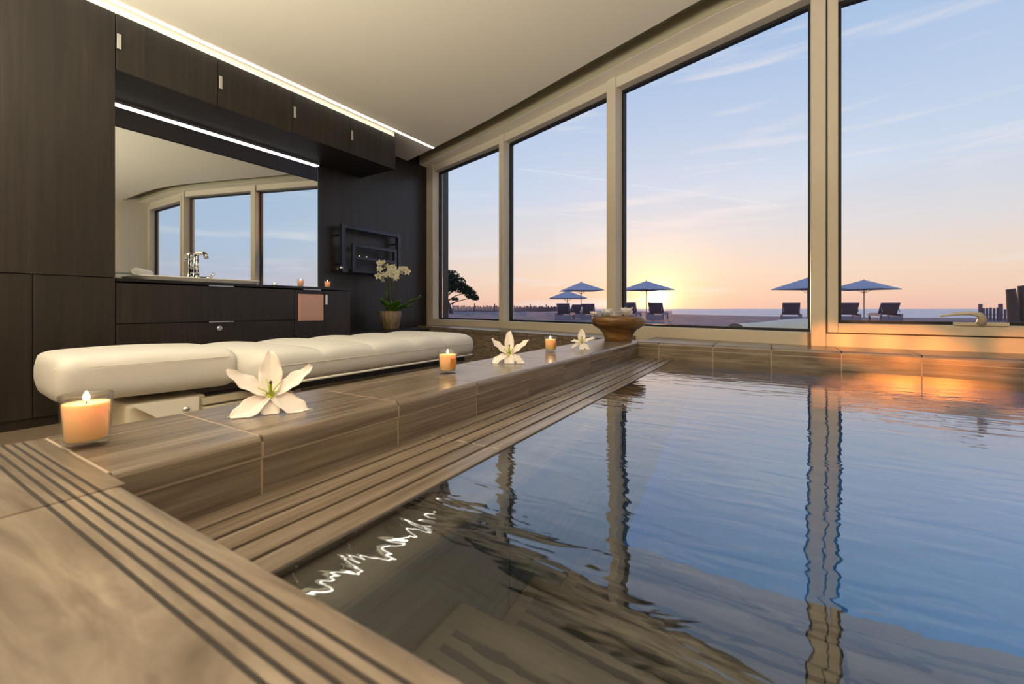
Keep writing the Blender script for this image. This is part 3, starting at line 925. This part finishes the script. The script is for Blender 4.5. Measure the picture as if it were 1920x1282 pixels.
def candle(loc, d_, h_, label, rz=0.0, group=None, printed=True, wax=None):
    t_ = empty('candle', loc, rz); tag(t_, label, 'candle', group)
    rt, rb = d_ / 2, d_ / 2 * .86
    th = .0028
    prof_ = [(0, 0), (rb * .9, 0), (rb, .004), (rt, h_), (rt - th * .5, h_ + .001), (rt - th, h_), (rb - th + (rt - rb) * .15, h_ * .16), (rb * .8, h_ * .13), (0, h_ * .13)]
    link('glass', bm_lathe(prof_, 40), 'candle_glass', t_, smooth=True)
    k = lambda z: rb + (rt - rb) * z / h_ - th - .0006
    wt_ = h_ * .84
    wz = link('wax', bm_lathe([(0, h_ * .14), (k(h_ * .16) - .002, h_ * .14), (k(h_ * .18), h_ * .17), (k(wt_), wt_), (k(wt_) - .004, wt_ - .001), (0, wt_ - .003)], 40), 'wax', t_, smooth=True)
    link('wick', bm_tube([(0, 0, wt_ - .004), (.0005, 0, wt_ + .006)], .0009, 6), 'wick', t_)
    fh = h_ * .20
    fl_ = [(0, 0), (.0028, .12), (.0045, .30), (.0040, .55), (.0022, .80), (0, 1)]
    s_ = h_ / .085
    link('flame', bm_lathe([(r_ * s_, wt_ + .002 + z * fh) for r_, z in fl_], 12), 'flame', t_, smooth=True)
    if printed:
        bm = bm_grid(lambda a, b: ((k(h_ * .5) + th + .0035 - .002 * (1 - b)) * math.cos(R(-95 + a * 42)), (k(h_ * .5) + th + .0035 - .002 * (1 - b)) * math.sin(R(-95 + a * 42)), h_ * (.26 + .42 * b)), 6, 4)
        link('print', bm, 'candle_print', t_)
    lt = lamp('flame_light', 'POINT', (0, 0, wt_ + .012), .16 * s_ * s_, (1, .60, .25), shadow_soft_size=.006)
    lt.parent = t_
    return t_


candle((-1.063 * K, .262 * K, LEDGE), 0.067, .086, 'large lit candle in a clear glass at the near corner of the ledge', printed=False)
candle((-1.062 * K, 1.275 * K, LEDGE), .067, .080, 'lit candle in a printed glass on the ledge between two lilies, nearer the viewer', R(62), group='printed candles on the pool ledge')
candle((-1.077 * K, 2.20 * K, LEDGE), .064, .080, 'lit candle in a printed glass on the ledge, the one nearer the bowl', R(78), group='printed candles on the pool ledge')
p = wallp(.49, -1.130); candle((p.x, p.y, .90), .062, .075, 'lit candle on the vanity top closest to the towel warmer', printed=False, group='candles on the vanity')
p = wallp(.45, -1.385); candle((p.x, p.y, .90), .060, .072, 'lit candle on the vanity top in front of the mirror', printed=False, group='candles on the vanity')

# ------------------------------------------------------------------ lilies


def petal_bm(L_, W_, rise, curl, tip_curl, seed):
    rnd = random.Random(seed); ph = rnd.random() * 6
    def f(a, b):
        # a across -1..1, b along 0..1
        x = (a - .5) * 2
        w_ = W_ * (math.sin(math.pi * (b * .86 + .10)) ** .8) * (1 - .12 * b)
        ang = rise + curl * b + tip_curl * max(0, b - .72) * 3.5
        # integrate along the centre line
        n_ = 14; px = pz = 0.0
        for i in range(int(n_ * b + .5)):
            t_ = i / n_; an = rise + curl * t_ + tip_curl * max(0, t_ - .72) * 3.5
            px += L_ / n_ * math.cos(an); pz += L_ / n_ * math.sin(an)
        ruf = .035 * L_ * math.sin(b * 17 + ph + x) * (abs(x) ** 3) * min(1, b * 2)
        cup = .30 * W_ * (x * x) * (1 - .5 * b)
        nx_, nz_ = -math.sin(ang), math.cos(ang)
        ridge = -.06 * W_ * math.exp(-(x * 6) ** 2)
        off = ruf + cup + ridge
        return (px + nx_ * off + .006 * L_ * 0, x * w_, pz + nz_ * off)
    return bm_grid(f, 12, 14)


def lily(loc, rz, tilt, size, label, seed, spec, sag=0.0):
    t_ = empty('lily', loc, rz); tag(t_, label, 'flower', 'lilies laid on the pool ledge')
    T = Matrix.Rotation(tilt, 4, 'Y')
    base = Vector((0, 0, size * .21))
    for k, (az, rise, curl, tip, Ls, Ws) in enumerate(spec):
        bm = petal_bm(size * Ls, size * Ws, R(rise), R(curl), R(tip), seed * 10 + k)
        M = Matrix.Translation(base) @ T @ Matrix.Rotation(R(az), 4, 'Z') @ Matrix.Translation((size * .035, 0, 0))
        bmesh.ops.transform(bm, matrix=M, verts=bm.verts)
        for v in bm.verts:
            if v.co.z < .0012: v.co.z = .0012 + .0006 * random.random()
        o_ = link('petal', bm, 'lily_petal', t_, smooth=True)
        sm = o_.modifiers.new('thickness', 'SOLIDIFY'); sm.thickness = .0011; sm.offset = 1
    # green heart, pistil and stamens
    def place(pts_): return [(Matrix.Translation(base) @ T @ Vector(q)) for q in pts_]
    link('throat', bm_tube(place([(0, 0, -size * .10), (0, 0, 0), (0, 0, size * .05)]), [size * .02, size * .055, size * .03], 12), 'stem_green', t_, smooth=True)
    ps = link('pistil', bm_tube(place([(0, 0, 0), (size * .02, 0, size * .16), (size * .05, 0, size * .30)]), [size * .030, size * .020, size * .014], 8), 'stem_green', t_, smooth=True)
    link('stigma', bm_tube(place([(size * .048, 0, size * .295), (size * .056, 0, size * .335)]), [size * .022, size * .012], 8), 'stigma', ps, smooth=True)
    for k in range(4):
        a = R(40 + 80 * k)
        link('stamen', bm_tube(place([(0, 0, 0), (size * .06 * math.cos(a), size * .06 * math.sin(a), size * .12), (size * .15 * math.cos(a), size * .15 * math.sin(a), size * .20)]), size * .007, 6), 'stem_green', t_, smooth=True)
    lf = petal_bm(size * .40, size * .055, R(4), R(-6), 0, 99)
    bmesh.ops.transform(lf, matrix=Matrix.Translation((0, 0, .004)) @ Matrix.Rotation(R(150), 4, 'Z') @ Matrix.Translation((size * .12, 0, 0)), verts=lf.verts)
    for v in lf.verts: v.co.z = max(v.co.z, .002)
    link('leaf', lf, 'leaf', t_, smooth=True)
    return t_


# azimuth, rise, curl, tip curl, length, half width
VIEW = math.degrees(math.atan2(-.5655, 1.0255))     # direction from near lily to the camera
SPEC = [(-55, -2, -40, -50, .60, .16), (55, 0, -45, -20, .60, .16), (118, 22, 4, 12, .62, .125), (180, 34, 6, -10, .62, .155), (242, 25, 0, 30, .62, .13), (0, -2, -60, -30, .40, .12)]
lily((-1.035 * K, .580 * K, LEDGE), R(VIEW), R(34), .160, 'large white lily lying open on the ledge behind the near candle', 1, SPEC)
SPEC2 = [(-62, 2, -60, -30, .60, .13), (50, -4, -50, -20, .56, .13), (112, 32, 0, 0, .62, .12), (180, 50, 6, -60, .62, .13), (246, 32, 8, 20, .60, .13), (0, -10, -55, 0, .46, .14)]
lily((-1.030 * K, 1.675 * K, LEDGE), R(-58), R(26), .160, 'white lily on the ledge between the two printed candles', 2, SPEC2)
SPEC3 = [(-70, 6, -90, -80, .52, .09), (40, 0, -60, -10, .46, .10), (110, 30, -40, -80, .58, .09), (180, 45, 10, -20, .52, .15), (250, 20, -40, -30, .40, .10), (0, -10, -60, 0, .40, .10)]
lily((-.995 * K, 2.47 * K, LEDGE), R(-66), R(28), .150, 'wilting white lily on the ledge next to the wooden bowl', 3, SPEC3)

# ------------------------------------------------------------------ bowl with blossoms
BW = (-1.025 * K, 3.30 * K, LEDGE)
bw = empty('wooden_bowl', BW); tag(bw, 'wide polished wooden bowl on a narrow foot at the end of the ledge', 'bowl')
prof_ = [(0, 0), (.100, 0), (.104, .004), (.108, .03), (.118, .055), (.140, .082), (.175, .104), (.198, .122), (.206, .145), (.204, .170), (.195, .184), (.188, .186), (.186, .178), (.185, .150), (.165, .120), (.12, .10), (0, .09)]
prof_ = [(r_ * .92, z * .92) for r_, z in prof_]
link('shell', bm_lathe(prof_, 48), 'bowl_wood', bw, smooth=True)


def blossom(loc, size, label, seed, n_=11, squash=1.0):
    rnd = random.Random(seed)
    t_ = empty('white_blossom', loc, rnd.random() * 6); tag(t_, label, 'flower', 'white blossoms in the wooden bowl')
    for k in range(n_):
        layer = k % 3
        bm = petal_bm(size * (1.0 - .18 * layer), size * .36, R(32 + 20 * layer), R(-18 + 30 * (layer > 0)), R(-25), seed * 31 + k)
        bmesh.ops.transform(bm, matrix=Matrix.Rotation(k * 2.4 + rnd.random() * .4, 4, 'Z') @ Matrix.Translation((size * .05, 0, 0)), verts=bm.verts)
        o_ = link('petal', bm, 'blossom', t_, smooth=True)
    link('heart', bm_lathe([(0, .0), (size * .14, size * .05), (size * .12, size * .22), (0, size * .3)], 12), 'orchid_heart', t_, smooth=True)
    return t_


bx = lambda a, f_: (BW[0] + CS * a - SN * f_, BW[1] + SN * a + CS * f_)
blossom((*bx(.055, -.02), LEDGE + .172), .090, 'large round white blossom in the middle of the bowl', 4)
blossom((*bx(-.098, -.06), LEDGE + .170), .080, 'ruffled white blossom left of centre in the bowl', 5)
blossom((*bx(-.172, .03), LEDGE + .168), .055, 'small drooping white blossom over the left rim of the bowl', 6)
lf = petal_bm(.085, .018, R(35), R(-20), 0, 7)
lfo = link('bowl_leaf', lf, 'leaf', None, loc=(*bx(-.10, .06), LEDGE + .165), rot=(0, 0, R(95)), smooth=True); tag(lfo, 'small green leaf between the blossoms in the bowl', 'leaf')

# ------------------------------------------------------------------ orchid
p = wallp(.32, -.17)
oc = empty('potted_orchid', (p.x, p.y, .449)); tag(oc, 'white orchid in a grey-brown clay pot on the low bench', 'orchid')
link('pot', bm_lathe([(0, 0), (.088, 0), (.095, .01), (.118, .12), (.128, .218), (.122, .220), (.116, .21), (.112, .17), (0, .17)], 40), 'pot_clay', oc, smooth=True)
link('soil', bm_lathe([(0, .185), (.06, .188), (.113, .18)], 24), 'soil', oc)
cr = Vector((CS, SN)); cf = Vector((-SN, CS))


def img_leaf(dx_, L_, W_, rise, curl, seed, z=.20, side=1, depth=0.0):
    bm = petal_bm(L_, W_, R(rise), R(curl), 0, seed)
    ang = math.atan2(cr.y * side + cf.y * depth, cr.x * side + cf.x * depth)
    bmesh.ops.transform(bm, matrix=Matrix.Translation((cr.x * dx_, cr.y * dx_, z)) @ Matrix.Rotation(ang, 4, 'Z'), verts=bm.verts)
    o_ = link('leaf', bm, 'leaf', oc, smooth=True); sm = o_.modifiers.new('thickness', 'SOLIDIFY'); sm.thickness = .003


img_leaf(-.02, .30, .060, 82, 6, 11, side=-1, depth=.3)
img_leaf(.00, .44, .055, 22, 10, 12, side=1, depth=-.2)
img_leaf(.00, .26, .070, 42, -20, 13, side=1, depth=-1.0)
img_leaf(.03, .28, .055, 30, -30, 14, side=1, depth=.5)
img_leaf(-.05, .12, .030, 8, -30, 15, side=-1, depth=-.5)
img_leaf(.01, .24, .065, 48, -10, 16, side=-1, depth=-1.5)
stems = [(-.055, -.055, .55, -.10), (-.03, -.03, .62, -.03), (-.015, -.01, .66, -.12), (.03, .01, .58, .05), (.06, .07, .50, .13)]
for k, (x0, x1, h_, lean) in enumerate(stems):
    pts = [(cr.x * x0, cr.y * x0, .18), (cr.x * x0, cr.y * x0, .18 + h_ * .45), (cr.x * x1, cr.y * x1, .18 + h_ * .75), (cr.x * (x1 + lean * .6), cr.y * (x1 + lean * .6), .18 + h_ * .90)]
    link('stem', bm_tube(pts, [.009, .008, .007, .004], 8), 'stem_dark', oc, smooth=True)


def orchid_flower_bm(sz):
    bm = bmesh.new()
    for k in range(5):
        pb_ = petal_bm(sz, sz * (.46 if k in (1, 4) else .30), R(12), R(-16), 0, k)
        M = Matrix.Rotation(R(90 + 72 * k), 4, 'Z')
        for v in pb_.verts: v.co = M @ v.co
        me_ = bpy.data.meshes.new('tmp'); pb_.to_mesh(me_); pb_.free(); bm.from_mesh(me_); bpy.data.meshes.remove(me_)
    return bm


fm = bpy.data.meshes.new('flower'); bmx = orchid_flower_bm(.046); bmx.to_mesh(fm); bmx.free(); fm.materials.append(MATS['orchid_petal'])
hm = bpy.data.meshes.new('heart'); bmx = bm_lathe([(0, -.002), (.010, .0), (.009, .010), (0, .016)], 10); bmx.to_mesh(hm); bmx.free(); hm.materials.append(MATS['orchid_heart'])
rnd = random.Random(3)
fl_pos = [(-.12, .79), (-.075, .795), (-.055, .755), (-.115, .72), (-.095, .66), (-.13, .635), (-.065, .65), (-.10, .60), (-.02, .735), (.01, .70), (.03, .745), (-.01, .665), (.05, .70), (.03, .645), (.075, .67), (.085, .625), (.05, .615), (.13, .72), (.165, .725), (.115, .695), (.20, .69), (.19, .715)]
for k, (x, z) in enumerate(fl_pos):
    dp = rnd.uniform(-.06, .03)
    o_ = link('flower', fm, None, oc, loc=(cr.x * x + cf.x * dp, cr.y * x + cf.y * dp, z), smooth=True)
    o_.rotation_euler = (R(80 + rnd.uniform(-22, 22)), R(rnd.uniform(-25, 25)), YAW + R(rnd.uniform(-45, 35)))
    o_.scale = [rnd.uniform(.8, 1.05)] * 3
    link('heart', hm, None, o_, smooth=True)
for x, z in ((-.165, .79), (-.155, .735), (.02, .775)):
    link('bud', bm_lathe([(0, -.014), (.010, -.006), (.012, .004), (0, .016)], 12), 'stem_green', oc, loc=(cr.x * x, cr.y * x, z), smooth=True)

# ------------------------------------------------------------------ outside: ground, sea
gpts = [far(X, Z) for X, Z in [((px - 960) / 800 * Z, Z) for px, Z in ((2300, 22), (1920, 24.5), (1480, 29), (1260, 42), (1000, 50), (940, 70), (900, 88), (830, 100), (560, 95))]]
g0 = [(-6.5, 4.95), (-4.35, 4.80), (-2.55, 4.40), (-1.05, 3.90), (.25, 3.42), (1.6, 3.28), (9, 3.2)]
gp_ = g0 + gpts
gr = empty('beach_ground', (0, 0, 0)); tag(gr, 'dusky sand and scrub between the building and the sea', kind='structure')
link('sand', bm_prism(gp_, -1.5, .13), 'ground', gr)
# low scrub bank rising to the left
bm = bmesh.new()
def bank(a, b):
    px = 780 + a * 480; Z = 30 + 66 * b
    X = (px - 960) / 800 * Z; x, y = far(X, Z)
    h_ = .13 + (.10 * (1 - a)) * math.sin(math.pi * min(b, .999) * .5) + .05 * math.sin(a * 23 + b * 9) * b + .04 * math.sin(a * 61)
    if b in (0.0,): h_ = .12
    return (x, y, h_)
link('scrub_bank', bm_grid(bank, 60, 8), 'ground', gr)
sea = bmesh.new(); sea.faces.new([sea.verts.new((*far(X, Z), -3.2)) for X, Z in ((-6000, 26), (6000, 10), (9000, 3600), (-9000, 3600))])
so_ = link('sea', sea, 'sea_water'); tag(so_, 'calm blue sea out to the horizon', kind='structure')
# pale rounded terrace edge just outside the windows
bm = bmesh.new()
def kerb(a, b):
    px = 1380 + a * 760; Z = 4.6 - .9 * a
    x, y = far((px - 960) / 800 * Z, Z)
    top = .535 + .055 * math.exp(-((a - .17) / .10) ** 2) + .035 * a
    ang = math.pi * b
    return (x + SN * .25 * math.cos(ang), y - CS * .25 * math.cos(ang), .13 + (top - .13) * math.sin(ang) ** .35)
kb = link('terrace_kerb', bm_grid(kerb, 48, 14), 'pale_stone', smooth=True); tag(kb, 'pale rounded stone kerb just outside the right windows', kind='structure')

# parasols


def parasol(px, Z, zt, zr, side, rz, label):
    x, y = far((px - 960) / 800 * Z, Z)
    t_ = empty('parasol', (x, y, .13), rz); tag(t_, label, 'parasol', 'parasols on the beach')
    zt -= .13; zr -= .13
    link('pole', bm_tube([(0, 0, 0), (0, 0, zt + .03)], .028, 8), 'pole_wood', t_)
    a = side / 2
    bm = bmesh.new(); ap = bm.verts.new((0, 0, zt)); ap2 = bm.verts.new((0, 0, zt - .03))
    c_ = [bm.verts.new((sx * a, sy * a, zr)) for sx, sy in ((1, 1), (-1, 1), (-1, -1), (1, -1))]
    m_ = [bm.verts.new(((c_[k].co.x + c_[(k + 1) % 4].co.x) / 2 * .98, (c_[k].co.y + c_[(k + 1) % 4].co.y) / 2 * .98, zr + .0)) for k in range(4)]
    for k in range(4):
        bm.faces.new((ap, c_[k], m_[k])); bm.faces.new((ap, m_[k], c_[(k + 1) % 4]))
    lo = [bm.verts.new((v.co.x, v.co.y, v.co.z - .04)) for v in c_]; lm = [bm.verts.new((v.co.x, v.co.y, v.co.z - .04)) for v in m_]
    for k in range(4):
        k2 = (k + 1) % 4
        bm.faces.new((c_[k], lo[k], lm[k], m_[k])); bm.faces.new((m_[k], lm[k], lo[k2], c_[k2]))
        bm.faces.new((ap2, lm[k], lo[k])); bm.faces.new((ap2, lo[k2], lm[k]))
    link('canopy', bm, 'canvas', t_)
    bm = bmesh.new()
    for k in range(4):
        bm_tube([(0, 0, zr - .25), ((1 if k in (0, 3) else -1) * a * .5, (1 if k < 2 else -1) * a * .5, (zr + zt) / 2 - .06)], .012, 5, bm=bm)
    link('ribs', bm, 'pole_wood', t_)
    return t_


parasol(1089.5, 27.8, 2.41, 1.87, 2.35, YAW + R(6), 'blue parasol standing in front of a lower one, left of the sun')
parasol(1064, 32, 2.02, 1.46, 2.7, YAW + R(-5), 'lower blue parasol half hidden behind a taller one')
parasol(1212, 26.7, 2.42, 1.86, 2.35, YAW + R(22), 'parasol right beside the setting sun')
parasol(1514.5, 23.9, 2.42, 1.80, 2.5, YAW + R(14), 'blue parasol cut by the thick window post')
parasol(1620, 25.7, 2.42, 1.86, 2.7, YAW + R(30), 'blue parasol seen through the opening window')

# sun loungers


def lounger(px, Z, zb, rz, label, back=44, w_=.68):
    x, y = far((px - 960) / 800 * Z, Z)
    rz = YAW - math.atan((px - 960) / 800) + rz - YAW
    t_ = empty('sun_lounger', (x, y, zb), rz); tag(t_, label, 'sun lounger', 'sun loungers on the beach')
    h_ = .34
    for sx in (-1, 1):
        box('side_rail', (sx * w_ / 2 - .03, -.55, h_ - .10), (sx * w_ / 2 + .03, 1.35, h_), 'lounger_wood', t_)
        for yy in (-.48, 1.25):
            box('leg', (sx * w_ / 2 - .035, yy - .035, 0), (sx * w_ / 2 + .035, yy + .035, h_ - .10), 'lounger_wood', t_)
    box('seat', (-w_ / 2 + .03, .05, h_ - .05), (w_ / 2 - .03, 1.33, h_ + .02), 'lounger_mesh', t_)
    bm = bm_box((-w_ / 2 + .02, -.66, -.025), (w_ / 2 - .02, 0, .025), .008)
    bk_ = link('backrest', bm, 'lounger_mesh', t_, loc=(0, .05, h_), rot=(R(-back), 0, 0))
    for sx in (-1, 1):
        box('stay', (sx * (w_ / 2 - .06) - .012, -.45, -.30), (sx * (w_ / 2 - .06) + .012, -.42, -.02), 'lounger_wood', bk_)
    box('plinth', (-w_ / 2, -.58, .0), (w_ / 2, -.52, h_ - .1), 'lounger_wood', t_)
    return t_


lounger(1058, 21, .13, YAW + R(-8), 'sun lounger under the two left parasols, nearer the pine')
lounger(1078, 26, .13, YAW + R(20), 'sun lounger peeking out behind another under the two left parasols')
lounger(1104, 22, .13, YAW + R(-6), 'sun lounger left of the thick mullion and bowl')
lounger(1181, 20, .16, YAW + R(-8), 'sun lounger partly hidden by the blossoms in the bowl')
lounger(1231, 20, .16, YAW + R(-8), 'sun lounger right below the setting sun')
lounger(1483, 18.5, .13, YAW + R(2), 'sun lounger left of the thick window post')
lounger(1590, 18.5, .13, YAW + R(8), 'sun lounger half hidden by the opening window frame')
lounger(1664, 18.5, .13, YAW + R(14), 'sun lounger farthest right, under the last parasol')

# windswept tree
tx_, ty_ = far((846 - 960) / 800 * 44, 44)
tr = empty('windswept_pine', (tx_, ty_, .2)); tr.scale = (1.14, 1.14, 1.16); tag(tr, 'dark windswept pine tree beyond the corner window', 'tree')
def cpt(x, z, dpt=0.0): return (cr.x * x + cf.x * dpt, cr.y * x + cf.y * dpt, z)
link('trunk', bm_tube([cpt(.05, -.2), cpt(-.12, .5), cpt(-.35, 1.1), cpt(-.45, 1.7), cpt(-.4, 2.4)], [.20, .16, .13, .11, .06], 8), 'bark', tr, smooth=True)
for pts in ([cpt(-.2, .75), cpt(.5, 1.05), cpt(1.3, 1.25), cpt(2.0, 1.35)], [cpt(-.3, 1.1), cpt(.4, 1.55), cpt(1.3, 1.8), cpt(1.9, 2.0)], [cpt(-.4, 1.5), cpt(.3, 2.1), cpt(.9, 2.6)], [cpt(-.4, 1.4), cpt(-1.1, 2.0), cpt(-1.7, 2.5)]):
    link('branch', bm_tube(pts, [.07, .05, .035, .02][:len(pts)], 6), 'bark', tr, smooth=True)
bm = bmesh.new(); rnd = random.Random(11)
clumps = [(-.7, 2.9, 1.3, .85), (.2, 2.7, 1.2, .80), (.9, 2.25, .75, .50), (-1.4, 2.6, 1.0, .8), (-.2, 3.3, 1.0, .55), (1.75, 1.7, .55, .42), (2.15, 1.40, .38, .25), (1.2, 1.95, .45, .28), (.35, 1.25, .3, .12), (1.5, 2.1, .45, .25), (-.6, 2.2, 1.0, .45)]
for (cx_, cz_, rx_, rz_) in clumps:
    for _ in range(int(620 * rx_ * rz_ + 60)):
        while True:
            a, b_, c_ = rnd.uniform(-1, 1), rnd.uniform(-1, 1), rnd.uniform(-1, 1)
            if a * a + b_ * b_ + c_ * c_ <= 1: break
        P_ = Vector(cpt(cx_ + a * rx_, cz_ + c_ * rz_, b_ * rx_))
        s_ = rnd.uniform(.07, .15)
        v1 = Vector((rnd.uniform(-1, 1), rnd.uniform(-1, 1), rnd.uniform(-1, 1))).normalized() * s_
        v2 = Vector((rnd.uniform(-1, 1), rnd.uniform(-1, 1), rnd.uniform(-1, 1))).normalized() * s_
        bm.faces.new([bm.verts.new(P_ + q) for q in (v1, v2, -v1, -v2)])
cr_o = link('foliage', bm, 'tree_leaf', tr); tag(cr_o, kind='stuff')

# paling fences


def fence(pts, h_, step, label, posts=5, pw_=.035):
    A_, B_ = Vector((*far(*pts[0]), 0)), Vector((*far(*pts[1]), 0))
    t_ = empty('paling_fence', (A_.x, A_.y, .13)); tag(t_, label, 'fence')
    L_ = (B_ - A_).length; u_ = (B_ - A_) / L_
    rnd_ = random.Random(5); bm = bmesh.new()
    n_ = int(L_ / step)
    for k in range(n_):
        c_ = u_ * (k * step); hh = h_ * rnd_.uniform(.72, 1.0)
        bm_box((c_.x - pw_, c_.y - .02, 0), (c_.x + pw_, c_.y + .02, hh), bm=bm)
    pk = link('pickets', bm, 'fence_wood', t_); tag(pk, kind='stuff')
    for k in range(posts):
        c_ = u_ * (L_ * k / max(1, posts - 1))
        box('post', (c_.x - .06, c_.y - .06, 0), (c_.x + .06, c_.y + .06, h_ * 1.25), 'fence_wood', t_)
    link('wire', bm_tube([(0, 0, h_ * .45), tuple(u_ * L_ + Vector((0, 0, h_ * .45)))], .015, 5), 'fence_wood', t_)
    return t_


fence((((849 - 960) / 800 * 62, 62), ((1052 - 960) / 800 * 78, 78)), 1.05, .21, 'grey paling fence along the dune by the pine', 7, .07)
fence((((1838 - 960) / 800 * 20, 20), ((1960 - 960) / 800 * 18, 18)), .62, .12, 'low paling fence behind the weathered posts', 4)
for k, (px, lean, h_, lab) in enumerate(((1903, -5, .50, 'shorter weathered wooden post outside, leaning left'), (1924, -4, .57, 'taller weathered wooden post at the right edge'))):
    Z = 9.0; x, y = far((px - 960) / 800 * Z, Z)
    bm = bm_tube([(0, 0, 0), (0, 0, .35), (.01, 0, .7), (0, 0, .48 + h_)], [.10, .095, .09, .075], 9)
    for v in bm.verts:
        v.co.x += random.uniform(-.01, .01); v.co.z += random.uniform(-.02, .02) if v.co.z > .8 else 0
    o_ = empty('driftwood_post', (x, y, .12), YAW); o_.rotation_euler = (0, R(lean), YAW); tag(o_, lab, 'post')
    link('shaft', bm, 'post_wood', o_)
